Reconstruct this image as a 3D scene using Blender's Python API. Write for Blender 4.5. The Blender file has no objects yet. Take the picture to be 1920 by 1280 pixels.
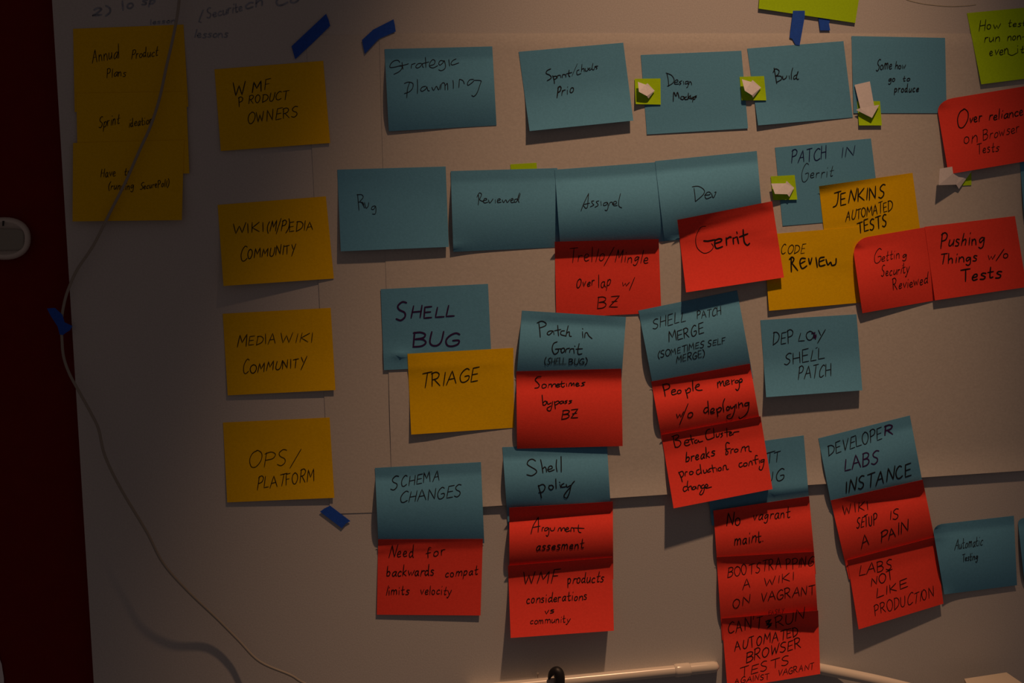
import bpy, bmesh, math, random
from mathutils import Vector, Matrix

# ------------------------------------------------------------------ camera, light, exposure
SC = bpy.context.scene
C = SC.collection
W, H = 1920.0, 1280.0
LENS = 40.0
FPX = W * LENS / 36.0
YAW, PITCH, ROLL = math.radians(7.675), math.radians(2.923), math.radians(-2.376)
DIST, ZC = 1.1, 1.45
fwd = Vector((math.sin(YAW) * math.cos(PITCH), math.cos(YAW) * math.cos(PITCH), -math.sin(PITCH)))
r0 = Vector((math.cos(YAW), -math.sin(YAW), 0.0))
u0 = r0.cross(fwd)
CR = math.cos(ROLL) * r0 + math.sin(ROLL) * u0
CU = -math.sin(ROLL) * r0 + math.cos(ROLL) * u0
CP = Vector((0, 0, ZC)) - DIST * fwd
cam = bpy.data.cameras.new('camera')
cam.lens = LENS; cam.sensor_width = 36.0; cam.clip_start = 0.01
camo = bpy.data.objects.new('camera', cam); C.objects.link(camo)
M = Matrix((CR, CU, -fwd)).transposed().to_4x4(); M.translation = CP
camo.matrix_world = M
SC.camera = camo


def at(px, py, h=0.0):
    """pixel of the photograph -> point standing h metres in front of the board's face (plane y = -h)"""
    d = (px - W / 2) / FPX * CR - (py - H / 2) / FPX * CU + fwd
    t = (-h - CP.y) / d.y
    return CP + t * d


SC.view_settings.view_transform = 'Standard'
SC.view_settings.look = 'None'
SC.view_settings.exposure = 0.0
SC.view_settings.gamma = 1.0
SC.view_settings.use_curve_mapping = False

wd = bpy.data.worlds.new('dim_room'); SC.world = wd; wd.use_nodes = True
bg = wd.node_tree.nodes['Background']
bg.inputs[0].default_value = (1.0, 0.72, 0.63, 1); bg.inputs[1].default_value = 0.046

LP = Vector((.442, -.677, ZC + 1.732))      # ceiling spot lamp above the board
sp = bpy.data.lights.new('ceiling_spot', 'SPOT')
sp.energy = 101.0; sp.color = (1.0, 0.555, 0.306)
sp.spot_size = math.radians(28.2); sp.spot_blend = 1.0; sp.shadow_soft_size = 0.03
so = bpy.data.objects.new('ceiling_spot', sp); C.objects.link(so)
so.location = LP
so.rotation_euler = (Vector((.145, 0, ZC - .176)) - LP).to_track_quat('-Z', 'Y').to_euler()


# ------------------------------------------------------------------ materials
def mat(name, col, rough=0.8, spec=0.25, noise=0.0, nscale=400.0, bump=0.0, bscale=900.0):
    m = bpy.data.materials.new(name); m.use_nodes = True
    nt = m.node_tree; b = nt.nodes['Principled BSDF']
    b.inputs['Base Color'].default_value = (*col, 1)
    b.inputs['Roughness'].default_value = rough
    b.inputs['Specular IOR Level'].default_value = spec
    tc = nt.nodes.new('ShaderNodeTexCoord')
    if noise:
        n = nt.nodes.new('ShaderNodeTexNoise'); n.inputs['Scale'].default_value = nscale
        n.inputs['Detail'].default_value = 3
        nt.links.new(tc.outputs['Object'], n.inputs['Vector'])
        r = nt.nodes.new('ShaderNodeMapRange')
        r.inputs['From Min'].default_value = .3; r.inputs['From Max'].default_value = .7
        r.inputs['To Min'].default_value = 1 - noise; r.inputs['To Max'].default_value = 1 + noise
        nt.links.new(n.outputs['Fac'], r.inputs['Value'])
        mx = nt.nodes.new('ShaderNodeMix'); mx.data_type = 'RGBA'; mx.blend_type = 'MULTIPLY'
        mx.inputs['Factor'].default_value = 1
        mx.inputs['A'].default_value = (*col, 1)
        nt.links.new(r.outputs['Result'], mx.inputs['B'])
        nt.links.new(mx.outputs['Result'], b.inputs['Base Color'])
    if bump:
        n = nt.nodes.new('ShaderNodeTexNoise'); n.inputs['Scale'].default_value = bscale
        nt.links.new(tc.outputs['Object'], n.inputs['Vector'])
        bp = nt.nodes.new('ShaderNodeBump'); bp.inputs['Strength'].default_value = bump
        bp.inputs['Distance'].default_value = 0.0005
        nt.links.new(n.outputs['Fac'], bp.inputs['Height'])
        nt.links.new(bp.outputs['Normal'], b.inputs['Normal'])
    return m


MAT = {
    'board': mat('whiteboard_enamel', (.55, .55, .56), .75, .1, .06, 700, .12, 600),
    'edge': mat('board_edge', (.40, .38, .37), .7),
    'sheet': mat('white_sheet_paper', (.55, .54, .525), .9, .1, .05, 500, .15, 300),
    'red_wall': mat('dark_red_paint', (.16, .006, .004), .6, .1, .05, 60),
    'yellow': mat('yellow_note_paper', (.82, .52, .004), .9, .05, .05, 500, .1),
    'blue': mat('blue_note_paper', (.12, .37, .61), .9, .05, .05, 500, .1),
    'red': mat('red_note_paper', (.90, .07, .05), .9, .05, .05, 500, .1),
    'green': mat('green_note_paper', (.43, .74, .012), .9, .05, .05, 500, .1),
    'white': mat('white_note_paper', (.74, .74, .80), .9, .05, .04, 500),
    'tape': mat('blue_masking_tape', (.022, .10, .58), .7, .1, .08, 300, .2, 700),
    'ink': mat('black_marker_ink', (.012, .012, .016), .7, .1),
    'navy': mat('navy_marker_ink', (.010, .014, .09), .7, .1),
    'purple': mat('purple_marker_ink', (.035, .012, .075), .7, .1),
    'faint': mat('faded_blue_marker', (.27, .31, .40), .8, .1, .25, 220),
    'olive': mat('faded_olive_marker', (.44, .42, .32), .8, .1, .15, 220),
    'cable': mat('white_cable_sheath', (.33, .31, .28), .55, .3),
    'rail': mat('white_rail_plastic', (.76, .70, .62), .22, .5),
    'black': mat('black_rubber', (.012, .012, .014), .5, .4),
    'steel': mat('dark_nail_steel', (.10, .08, .07), .4, .5),
    'switch': mat('white_switch_plastic', (.62, .58, .55), .45, .4),
    'panel': mat('grey_switch_panel', (.30, .30, .27), .5, .3),
    'dark': mat('dark_mark', (.02, .02, .02), .6),
    'box': mat('white_box_card', (.66, .60, .50), .8, .1),
}


# ------------------------------------------------------------------ objects
def tag(o, label=None, cat=None, group=None, kind=None):
    if label: o['label'] = label
    if cat: o['category'] = cat
    if group: o['group'] = group
    if kind: o['kind'] = kind
    return o


def mesh_obj(name, verts, faces, m, parent=None, smooth=True, origin=None):
    if origin is None:
        if parent is None:
            lo = [min(v[i] for v in verts) for i in range(3)]
            hi = [max(v[i] for v in verts) for i in range(3)]
            origin = Vector([(a + b) / 2 for a, b in zip(lo, hi)])
        else:
            origin = parent['_o'] if '_o' in parent else parent.location
            origin = Vector(origin)
    me = bpy.data.meshes.new(name)
    me.from_pydata([tuple(Vector(v) - origin) for v in verts], [], faces)
    me.update()
    bm = bmesh.new(); bm.from_mesh(me)
    bmesh.ops.recalc_face_normals(bm, faces=bm.faces); bm.to_mesh(me); bm.free()
    if smooth:
        for p in me.polygons: p.use_smooth = True
    me.materials.append(m)
    o = bpy.data.objects.new(name, me); C.objects.link(o)
    if parent is None: o.location = origin
    else: o.parent = parent
    return o


def empty(name, loc):
    o = bpy.data.objects.new(name, None); C.objects.link(o); o.location = loc
    o.empty_display_size = .02
    return o


def inv_bil(q, px, py):
    (x0, y0), (x1, y1), (x2, y2), (x3, y3) = q        # TL TR BR BL
    u = v = .5
    for _ in range(7):
        X = (1-u)*(1-v)*x0 + u*(1-v)*x1 + u*v*x2 + (1-u)*v*x3 - px
        Y = (1-u)*(1-v)*y0 + u*(1-v)*y1 + u*v*y2 + (1-u)*v*y3 - py
        a = (1-v)*(x1-x0) + v*(x2-x3); b = (1-u)*(x3-x0) + u*(x2-x1)
        c = (1-v)*(y1-y0) + v*(y2-y3); d = (1-u)*(y3-y0) + u*(y2-y1)
        D = a*d - b*c
        if abs(D) < 1e-9: break
        u -= (d*X - b*Y) / D; v -= (a*Y - c*X) / D
    return u, v


LAYERS = []          # everything stuck on the board so far, bottom layer first


class Sheet:
    """a sheet of paper with four corners on the board; its height over the board is kept on a grid"""
    def __init__(s, q, prof, nu=18, nv=18, gap=.35, roundtl=0.0, pull=0, thick=.16, nolay=False, smooth_it=26):
        s.q = q; s.nu, s.nv = nu, nv; s.round = roundtl
        h = [[0.0] * (nu + 1) for _ in range(nv + 1)]
        sup = [[0.0] * (nu + 1) for _ in range(nv + 1)]
        for j in range(nv + 1):
            for i in range(nu + 1):
                u, v = i / nu, j / nv
                h[j][i] = max(prof(u, v), 0) * .001 + .0003
                if not nolay:
                    px, py = s.px(u, v)
                    sup[j][i] = support(px, py) + gap * .001
        d = [[max(sup[j][i] - h[j][i], 0) for i in range(nu + 1)] for j in range(nv + 1)]
        lo = [r[:] for r in d]
        for _ in range(smooth_it):                       # paper bends smoothly over what lies beneath it
            n = [r[:] for r in d]
            for j in range(nv + 1):
                for i in range(nu + 1):
                    a = d[max(j-1, 0)][i] + d[min(j+1, nv)][i] + d[j][max(i-1, 0)] + d[j][min(i+1, nu)]
                    n[j][i] = max(lo[j][i], .5 * d[j][i] + .125 * a)
            d = n
        s.h = [[h[j][i] + d[j][i] for i in range(nu + 1)] for j in range(nv + 1)]
        s.t = thick * .001; s.mg = .06 if nu < 25 else .004
        if not nolay: LAYERS.append(s)

    def px(s, u, v):
        (x0, y0), (x1, y1), (x2, y2), (x3, y3) = s.q
        if s.round:                                     # rounded, curled-over upper left corner
            r = s.round
            if u < r and v < r:
                a, b = 1 - u / r, 1 - v / r
                m = max(a, b); l = math.hypot(a, b)
                if l > 1e-6:
                    u, v = r * (1 - a * m / l), r * (1 - b * m / l)
        return ((1-u)*(1-v)*x0 + u*(1-v)*x1 + u*v*x2 + (1-u)*v*x3,
                (1-u)*(1-v)*y0 + u*(1-v)*y1 + u*v*y2 + (1-u)*v*y3)

    def height(s, u, v):
        u = min(max(u, 0), 1) * s.nu; v = min(max(v, 0), 1) * s.nv
        i = min(int(u), s.nu - 1); j = min(int(v), s.nv - 1); a = u - i; b = v - j
        h = s.h
        return (1-b)*((1-a)*h[j][i] + a*h[j][i+1]) + b*((1-a)*h[j+1][i] + a*h[j+1][i+1])

    def on(s, px, py, lift=.00025):
        u, v = inv_bil(s.q, px, py)
        return at(px, py, s.height(u, v) + lift)

    def build(s, name, m, parent=None, extra=None):
        nu, nv = s.nu, s.nv
        F, B = [], []
        for j in range(nv + 1):
            for i in range(nu + 1):
                px, py = s.px(i / nu, j / nv)
                p = at(px, py, s.h[j][i]); F.append(p)
                B.append(p + Vector((0, s.t, 0)))
        n = len(F); w = nu + 1
        fs = []
        for j in range(nv):
            for i in range(nu):
                a = j * w + i
                fs.append((a, a + 1, a + w + 1, a + w))
                fs.append((n + a, n + a + w, n + a + w + 1, n + a + 1))
        rim = [i for i in range(w)] + [j * w + nu for j in range(1, nv + 1)] + \
              [nv * w + i for i in range(nu - 1, -1, -1)] + [j * w for j in range(nv - 1, 0, -1)]
        for k in range(len(rim)):
            a, b = rim[k], rim[(k + 1) % len(rim)]
            fs.append((a, n + a, n + b, b))
        o = mesh_obj(name, F + B, fs, m, parent)
        es = o.modifiers.new('edge', 'EDGE_SPLIT'); es.split_angle = math.radians(50)
        return o


def support(px, py):
    m = 0.0
    for L in LAYERS:
        u, v = inv_bil(L.q, px, py)
        if -L.mg <= u <= 1 + L.mg and -.004 <= v <= 1.012:
            m = max(m, L.height(u, v))
    return m


def prof(m=(0, 0), b=(0, 0), v0=.13, tl=0.0, tp=(0, 0), tw=(.12, .12), td=(1, 1)):
    """lift in mm: stuck flat along the top, m at mid height and b along the bottom (left, right)"""
    def f(u, v):
        M_ = m[0] * (1-u) + m[1] * u; B_ = b[0] * (1-u) + b[1] * u
        T = tp[0] * (1-u) + tp[1] * u; W_ = max(.03, tw[0] * (1-u) + tw[1] * u)
        k = max(0, 1 - v / W_); c0 = T * k if T else 0          # top strip leaning back off the note above
        c = c0 + tl * max(0, 1 - u / .35) ** 2 * max(0, 1 - v / .6) ** 2
        if v <= v0: return c
        t = min(1, (v - v0) / (1 - v0) / (td[0] * (1-u) + td[1] * u))
        return max(0, M_ * 4 * t * (1 - t) + B_ * t * (2 * t - 1)) + c
    return f


# ------------------------------------------------------------------ handwriting: a single-stroke pen alphabet
# "width|stroke;stroke", each stroke a chain of x,y; a leading ~ makes it a smooth curve. Cap height 10, x height 6
GL = {
'A': "8|0,-.5 3.8,10 7.5,0;1.2,3.6 6,4", 'B': "6.5|.3,0 0,10;~-.5,9.6 3,10 5.4,8.6 4.6,6.2 .8,5.2;~.8,5.2 4.6,5 6.3,2.8 4.4,.4 .2,-.2",
'C': "6.5|~6,9 4,10 1.4,8 .1,4.5 1.2,.8 3.6,0 6.4,1.4", 'D': "7|.6,0 .2,10;~-.6,9.6 3.4,9.6 6.6,6.6 5.6,2.4 .4,-.3",
'E': "5.6|5.2,10 .4,9.6 .2,0 5.4,.3;.3,5 4.6,5.3", 'F': "5.2|5.4,10 .4,9.6 .4,-.3;.3,5 4.2,5.2",
'G': "7|~6,9 4,10 1.4,8 .1,4.5 1.2,.8 3.6,0 6.2,1.6 6.3,4.4 3.4,4.3", 'H': "6.6|.4,10 .2,0;6,10.2 6.2,0;.3,4.8 6.1,5.2",
'I': "1.4|.6,9.8 .8,0", 'J': "5.6|0,9.6 5.6,10.2;~3.4,9.8 3.8,4 3,.4 .4,-.6", 'K': "6|.4,10 .4,0;5.6,9.6 .6,4.6 5.8,0", 'L': "5.2|.6,10 .2,.2 5.4,.4",
'M': "8.4|.2,0 .8,10 4,3.4 7.2,10.2 8.2,0", 'N': "7|.2,0 .5,10 6.2,.3 6.6,10.3", 'O': "7|~3.6,10 1,8.4 .1,4.6 1.8,.4 4.6,.2 6.7,4 6.2,8 3.6,10 2.6,9.4",
'P': "6|.6,-.5 .2,10;~-.6,9 2.8,10.2 5.6,8.4 4.6,5.4 .6,4.4", 'R': "6.6|.5,0 .2,10;~-.5,9.4 3,10.2 5.4,8.4 4.2,5.6 .8,4.8;1.8,5 6.4,-.2",
'S': "6|~5.6,9.4 3.2,10 .8,8 1.6,5.8 4.6,4 4.9,1.6 2.6,-.2 0,.8", 'T': "6.4|-.2,9.6 6.6,10.2;3.4,9.9 3.4,-.4", 'U': "6.6|~.4,10 .3,3 1.8,.2 4.4,.2 6,3.2 6.3,10.2",
'V': "6.4|.2,10 3,0 6.2,10", 'W': "8.6|.2,10 2,0 4.2,7.4 6.2,.2 8.4,10.2", 'Y': "6.4|.2,10 3.2,4.6;6.4,10.2 2,-3.4", 'Z': "6.4|.2,9.6 6,10 .4,.4 6.4,.2;1.4,5 5.2,5.4",
'a': "5.4|~4.8,5.4 2.6,6 .5,3.8 .8,.6 2.8,.4 4.6,4.6;~4.7,5.8 4.5,1.6 5.6,.2", 'b': "5.2|.4,10 .4,.3;~.4,3.8 2.6,5.8 4.7,3.8 3.6,.6 .4,.3", 'c': "4.8|~4.5,5.2 2.6,6 .4,3.4 1.6,.3 4.8,.9",
'd': "5.6|~4.6,5 2.4,5.8 .4,3 1.6,.2 4.4,2.4;~5,10.4 4.7,2 5.8,.1", 'e': "4.9|~.5,2.8 4,3.6 3.6,5.8 1.6,5.6 .3,2.8 1.8,.2 4.9,1",
'f': "4.4|~4.6,9.6 3,10.2 1.8,7.4 1.7,-.4;.1,5.4 4.2,5.8", 'g': "5.4|~4.7,5.4 2.4,6 .5,3.8 1.6,1.4 4.4,4.4;~4.8,5.8 4.6,-1.8 2.6,-4 .5,-2.8", 'h': "5.4|.4,10 .4,0;~.4,3.6 2.8,6 4.4,4.6 4.6,0",
'i': "1.8|.8,5.8 1,.1;.9,8.2 1.05,8.7", 'j': "3|~2,5.8 1.8,-2.4 0,-3.6", 'k': "5|.4,10 .4,0;4.4,6 .6,2.8 5,0", 'l': "1.8|.7,10.2 .9,0",
'm': "8.2|.5,6 .4,0;~.4,3.4 2.2,6 3.7,4.4 3.8,0;~3.8,3.6 5.8,6 7.3,4.4 7.8,0", 'n': "5.4|.5,6 .4,0;~.4,3.4 2.8,6 4.5,4.4 5,0", 'o': "5|~2.6,6 .7,4.8 .5,1.4 2.6,.1 4.6,2 4.2,5 2.4,6",
'p': "5.2|.4,6 .5,-4;~.4,4 2.6,6.1 4.8,4.2 3.4,.8 .6,.6", 'r': "4|.6,6 .5,0;~.5,3.4 2,5.6 4.2,5.6", 's': "4.4|~4.2,5.6 1.8,6 .8,4.4 3.8,2.4 3,.3 .2,.4", 't': "4.2|~1.8,9.6 1.8,1.8 2.8,.2 4.4,.9;-.2,6 4.4,6.4",
'u': "5.4|~.4,6 .6,1.4 2.4,.2 4.5,3 4.7,6;4.7,6 5.2,.1", 'v': "4.8|.2,6 2.3,.1 4.8,6.2", 'w': "7.4|.2,6 1.8,.2 3.6,4.6 5.2,.2 7.4,6.2", 'x': "4.8|.2,6 4.6,0;4.6,6 .2,0", 'y': "5.2|.3,6 2.6,1.2;~5.4,6.4 3,-.4 1.4,-3.8 .2,-3",
'/': "4.6|-.2,-2.6 5,10.6", '(': "3|~3,10.6 .7,6.6 .7,2.4 2.6,-1.6", ')': "3|~.2,10.8 2.5,7 2.4,2 .1,-1.6", '.': "1.6|.5,.3 .9,.3", "'": "1.4|.9,10.4 .3,7.6", '2': "5.6|~.4,7.6 2.6,9.6 5,7.8 3,3.6 .2,.4;.2,.4 5.6,.6", '-': "4|.2,3.4 3.6,3.8", '1': "2|.8,10 1,0",
}


def catmull(p, n=5):
    if len(p) < 3: return p
    out = []
    for i in range(len(p) - 1):
        a = p[max(i-1, 0)]; b = p[i]; c = p[i+1]; d = p[min(i+2, len(p)-1)]
        for k in range(n):
            t = k / n
            out.append(tuple(.5 * (2*b[m] + (c[m]-a[m])*t + (2*a[m]-5*b[m]+4*c[m]-d[m])*t*t + (3*b[m]-a[m]-3*c[m]+d[m])*t**3) for m in (0, 1)))
    out.append(p[-1])
    return out


GLYPH = {}
for ch, s_ in GL.items():
    w_, st = s_.split('|')
    L = []
    for k in st.split(';'):
        sm = k[0] == '~'
        pts = [tuple(float(a) for a in q.split(',')) for q in k.lstrip('~').split()]
        if ch.islower():                   # small bodies, tall stems
            pts = [(x, y * .84 if y <= 6 else 5.04 + (y - 6) * 1.24) for x, y in pts]
        if sm: pts = catmull(pts)
        L.append(pts)
    GLYPH[ch] = (float(w_), L)
RNG = random.Random(7)


def word_strokes(text, x0, y0, x1, y1, cap, slant=.16):
    """pen strokes of one word, baseline from (x0,y0) to (x1,y1)"""
    adv = 0; pos = []
    for ch in text:
        if ch == ' ': adv += 4; continue
        w_, L = GLYPH[ch]
        pos.append((adv, ch)); adv += w_ + 1.7
    adv -= 1.7
    dx, dy = x1 - x0, y1 - y0
    ln = math.hypot(dx, dy); ex, ey = dx / ln, dy / ln
    sx = ln / adv; sy = cap / 10
    nx, ny = ey, -ex                      # up direction, leaning back towards vertical
    ux, uy = .5 * nx, .5 * ny - .5
    out = []
    for a, ch in pos:
        jy = RNG.uniform(-.5, .5); js = RNG.uniform(.9, 1.12); jl = RNG.uniform(-.12, .12); jx = RNG.uniform(.86, 1.1)
        for st in GLYPH[ch][1]:
            P = []
            for gx, gy in st:
                X = (a + gx * jx) * sx + (slant + jl) * gy * sy
                Y = (gy * js + jy) * sy
                P.append((x0 + ex * X + ux * Y, y0 + ey * X + uy * Y))
            out.append(P)
    return out


def resample(P, step):
    out = [P[0]]
    for a, b in zip(P, P[1:]):
        n = max(1, int(math.hypot(b[0]-a[0], b[1]-a[1]) / step))
        for k in range(1, n + 1):
            out.append((a[0] + (b[0]-a[0]) * k / n, a[1] + (b[1]-a[1]) * k / n))
    return out


def ribbon(strokes, pen, on, V, F, step=6.0):
    for P in strokes:
        P = resample(P, step)
        if len(P) < 2: continue
        hw = pen * .42
        (ax, ay), (bx, by) = P[0], P[1]; l = math.hypot(bx-ax, by-ay) or 1
        P[0] = (ax - (bx-ax)/l*hw*.7, ay - (by-ay)/l*hw*.7)
        (ax, ay), (bx, by) = P[-2], P[-1]; l = math.hypot(bx-ax, by-ay) or 1
        P[-1] = (bx + (bx-ax)/l*hw*.7, by + (by-ay)/l*hw*.7)
        base = len(V); n = len(P)
        for k, (x, y) in enumerate(P):
            a = P[max(k-1, 0)]; b = P[min(k+1, n-1)]
            tx, ty = b[0]-a[0], b[1]-a[1]; l = math.hypot(tx, ty) or 1
            w_ = hw * (.7 if k in (0, n-1) else 1.0)
            ox, oy = -ty/l*w_, tx/l*w_
            V.append(on(x+ox, y+oy)); V.append(on(x-ox, y-oy))
        for k in range(n - 1):
            a = base + 2*k
            F.append((a, a+1, a+3, a+2))


def handwriting(parent, on, ox, oy, k, lines, name='handwriting'):
    """lines written on a crop of the photograph that starts at (ox,oy) and is enlarged k times"""
    sets = {}
    for ln in lines:
        if isinstance(ln[0], str) and len(ln) < 4:          # pen path followed point by point
            st = [catmull([tuple(float(a) for a in q.split(',')) for q in p_.split()], 4) for p_ in ln[0].split(';')]
            pen = ln[1]; ink = ln[2] if len(ln) > 2 else 'ink'
        elif isinstance(ln[0], str):
            text, x0, y0, x1, y1, cap, pen = ln[:7]; ink = ln[7] if len(ln) > 7 else 'ink'
            st = word_strokes(text, x0, y0, x1, y1, cap)
        else:
            st, pen = [list(ln[0])], ln[1]; ink = ln[2] if len(ln) > 2 else 'ink'
        st = [[(ox + x / k, oy + y / k) for x, y in P] for P in st]
        V, F = sets.setdefault(ink, ([], []))
        ribbon(st, pen / k, on, V, F, 4.0)
    for ink, (V, F) in sets.items():
        o = mesh_obj(name, V, F, MAT[ink], parent, smooth=False)
        if len(sets) > 1: o['label'] = {'ink': 'black marker handwriting', 'navy': 'navy marker handwriting', 'purple': 'purple marker handwriting'}.get(ink, ink)


def note(color, q, label, text=None, m=(0, 0), b=(0, 0), v0=.13, tl=0.0, roundtl=0.0, gap=.35, tp=(0, 0), tw=(.12, .12), td=(1, 1)):
    s = Sheet(q, prof(m, b, v0, tl, tp, tw, td), gap=gap, roundtl=roundtl, nv=28, smooth_it=4 if tp != (0, 0) else 26)
    o = s.build('sticky_note', MAT[color])
    tag(o, label, 'sticky note', color + ' sticky notes')
    if text: handwriting(o, s.on, *text)
    return o


def flat(name, pts, m, h0, t, parent=None, hs=None, sub=0):
    """flat cut piece: outline in photo pixels, front face h0 (or hs per point) over the board, t thick"""
    n = len(pts)
    hs = hs or [h0] * n
    f = [at(x, y, h) for (x, y), h in zip(pts, hs)]
    bk = [p + Vector((0, t, 0)) for p in f]
    fs = [tuple(range(n)), tuple(range(2*n-1, n-1, -1))] + [(i, n+i, n+(i+1) % n, (i+1) % n) for i in range(n)]
    return mesh_obj(name, f + bk, fs, m, parent, smooth=False)


def tube(name, pts, r, m, parent=None, ns=12, caps=True, res=1):
    """round tube through 3D points"""
    V, F = [], []
    n = len(pts)
    rs = r if isinstance(r, (list, tuple)) else [r] * n
    prev = Vector((0, 1, 0))
    for k in range(n):
        t = (pts[min(k+1, n-1)] - pts[max(k-1, 0)]).normalized()
        a = (prev - prev.dot(t) * t).normalized(); prev = a; b = t.cross(a)
        for i in range(ns):
            an = 2 * math.pi * i / ns
            V.append(pts[k] + rs[k] * (math.cos(an) * a + math.sin(an) * b))
    for k in range(n - 1):
        for i in range(ns):
            j = (i + 1) % ns
            F.append((k*ns+i, k*ns+j, (k+1)*ns+j, (k+1)*ns+i))
    F.append(tuple(range(ns))); F.append(tuple((n-1)*ns + i for i in range(ns)))
    o = mesh_obj(name, V, F, m, parent)
    es = o.modifiers.new('edge', 'EDGE_SPLIT'); es.split_angle = math.radians(60)
    return o


def spline3(P, n=8):
    out = []
    for i in range(len(P) - 1):
        a = P[max(i-1, 0)]; b = P[i]; c = P[i+1]; d = P[min(i+2, len(P)-1)]
        for k in range(n):
            t = k / n
            out.append(.5 * (2*b + (c-a)*t + (2*a-5*b+4*c-d)*t*t + (3*b-a-3*c+d)*t**3))
    out.append(P[-1])
    return out


# ------------------------------------------------------------------ the setting: red wall, whiteboard
def box(name, lo, hi, m, parent=None, bev=0.0):
    bm = bmesh.new()
    bmesh.ops.create_cube(bm, size=1)
    for v in bm.verts:
        v.co = Vector([(lo[i] + hi[i]) / 2 + v.co[i] * (hi[i] - lo[i]) for i in range(3)])
    if bev: bmesh.ops.bevel(bm, geom=bm.edges[:], offset=bev, segments=3, affect='EDGES', profile=.5)
    V = [v.co.copy() for v in bm.verts]; bm.verts.index_update()
    F = [tuple(v.index for v in f.verts) for f in bm.faces]; bm.free()
    return mesh_obj(name, V, F, m, parent, smooth=False)


wall = box('wall_back', (-1.1, .014, ZC - 1.45), (1.6, .12, ZC + 1.25), MAT['red_wall'])
tag(wall, kind='structure')

pl0, pl1 = at(85, 0), at(188, 1280)
ex = (pl0.x + pl1.x) / 2
board = empty('whiteboard', (.4, 0, ZC - .6))
tag(board, 'large white board covering the red wall, faint writing at its top left corner', 'whiteboard')
pb = box('panel', (ex, 0, ZC - .62), (1.5, .0139, ZC + 1.15), MAT['board'], board)


def on_board(px, py): return at(px, py, .0002)


handwriting(board, on_board, 150, 0, 6.4, [
    ("2)", 150, 190, 370, 170, 100, 26, 'faint'), ("1o", 500, 120, 650, 90, 110, 24, 'faint'), ("sp", 740, 60, 900, 50, 100, 24, 'faint'),
    ("lesson", 840, 290, 1140, 270, 60, 15, 'faint'), ("lessons", 1370, 450, 1770, 450, 95, 17, 'faint')], 'faded_writing')
handwriting(board, on_board, 360, 0, 7.385, [
    (((155, 140), (115, 240), (95, 300), (125, 310)), 22, 'faint'), ("Securite", 210, 250, 700, 150, 130, 20, 'faint'), ("ch", 730, 130, 1000, 70, 150, 26, 'faint'), ("Co", 1160, 95, 1480, 20, 130, 30, 'faint')], 'faded_writing')
handwriting(board, on_board, 1680, 0, 8, [
    (catmull([(120, -20), (240, 20), (430, 60), (620, 82), (840, 96), (1080, 84), (1200, 70)]), 10, 'olive')], 'faded_line')

# ------------------------------------------------------------------ taped paper sheets
def pA(u, v): return .05 + .25 * max(0, 1 - u / .12) * (.2 + .8 * math.sin(v * 9) ** 2) + .5 * max(0, v - .85)
sA = Sheet([(574, 66), (1190, 63), (1215, 945), (619, 963)], pA, 30, 40)
tag(sA.build('paper_sheet', MAT['sheet']), 'white paper sheet taped up beside the yellow notes, partly under the wider sheet', 'paper', 'taped paper sheets')
def pB(u, v):
    l = max(0, 1 - u / .05)
    e = max(0, (v - .93) / .07)
    return .05 + l * (.05 + .9 * math.exp(-((v - .80) / .12) ** 2)) + e * e * (1.2 + 1.8 * min(1, u / .3)) + .85 * min(1, v / .017) * min(1, u / .1)
sB = Sheet([(711, 63), (2060, 63), (2070, 872), (736, 961)], pB, 60, 60)
tag(sB.build('paper_sheet', MAT['sheet']), 'widest white paper sheet on the board, holding the blue and red note columns', 'paper', 'taped paper sheets')


# ------------------------------------------------------------------ tapes under the notes
def tape(pts, label, h=.0002):
    h = max(support(x + dx, y + dy) for x, y in pts for dx in (-6, 0, 6) for dy in (-6, 0, 6)) + .0007
    hs = [h] * len(pts)
    o = flat('masking_tape', pts, MAT['tape'], h, .00025, hs=hs)
    tag(o, label, 'tape', 'strips of blue tape')
    return o


tape([(611.4, 25.8), (616, 37), (619, 48.4), (590, 77), (553.6, 111), (550, 99), (546.6, 86.7), (575, 60)], 'longest slanted strip of blue masking tape at the upper left sheet corner')
tape([(738, 36), (740.5, 48), (742, 59), (710, 73), (684, 101), (681, 88), (678.6, 75), (699.7, 55.5)], 'creased blue masking tape strip just above the STRATEGIC PLANNING note')
tape([(1487, 20), (1509, 20), (1509, 31), (1499.4, 85), (1491.7, 84), (1485.7, 73), (1480.5, 70.5)], 'longer of two blue tape strips hanging below the top green note')
tape([(1533.5, 25), (1555, 25), (1556, 37), (1554.5, 45), (1556.6, 57), (1537.7, 57)], 'shorter of two blue tape strips hanging below the top green note')
tape([(619, 947.7), (657, 976.5), (649, 981), (641, 990), (600, 959), (608, 953)], 'blue masking tape strip below the OPS yellow note')

# ------------------------------------------------------------------ notes, bottom layer first
K = 5.82
note('yellow', [(137, 54), (344, 46), (353, 200), (140, 210)], 'dark yellow note at the top of the left stack behind the hanging cable',
     (0, 0, 4, [("Annual", 692, 465, 895, 435, 105, 6), ("Product", 985, 440, 1180, 420, 68, 6), ("Plans", 800, 580, 940, 572, 66, 6)]), (1, 1), (2, 2))
note('yellow', [(143, 175), (349, 172), (355, 325), (146, 330)], 'dark yellow note in the middle of the left stack behind the cable',
     (0, 0, 4, [("Sprint", 742, 962, 892, 925, 78, 6), ("ideation", 965, 955, 1142, 925, 62, 6)]), (2, 2), (3, 2))
note('yellow', [(137, 268), (345, 262), (341, 412.5), (136, 415)], 'dark yellow note at the bottom of the left stack behind the cable',
     (0, 280, 4, [("Have", 755, 208, 865, 202, 66, 6), ("to", 930, 195, 978, 188, 56, 6), ("(running", 810, 302, 1000, 300, 56, 6), ("SecurePoll)", 1050, 300, 1265, 276, 50, 6)]), (4, 3), (7, 6))
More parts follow.
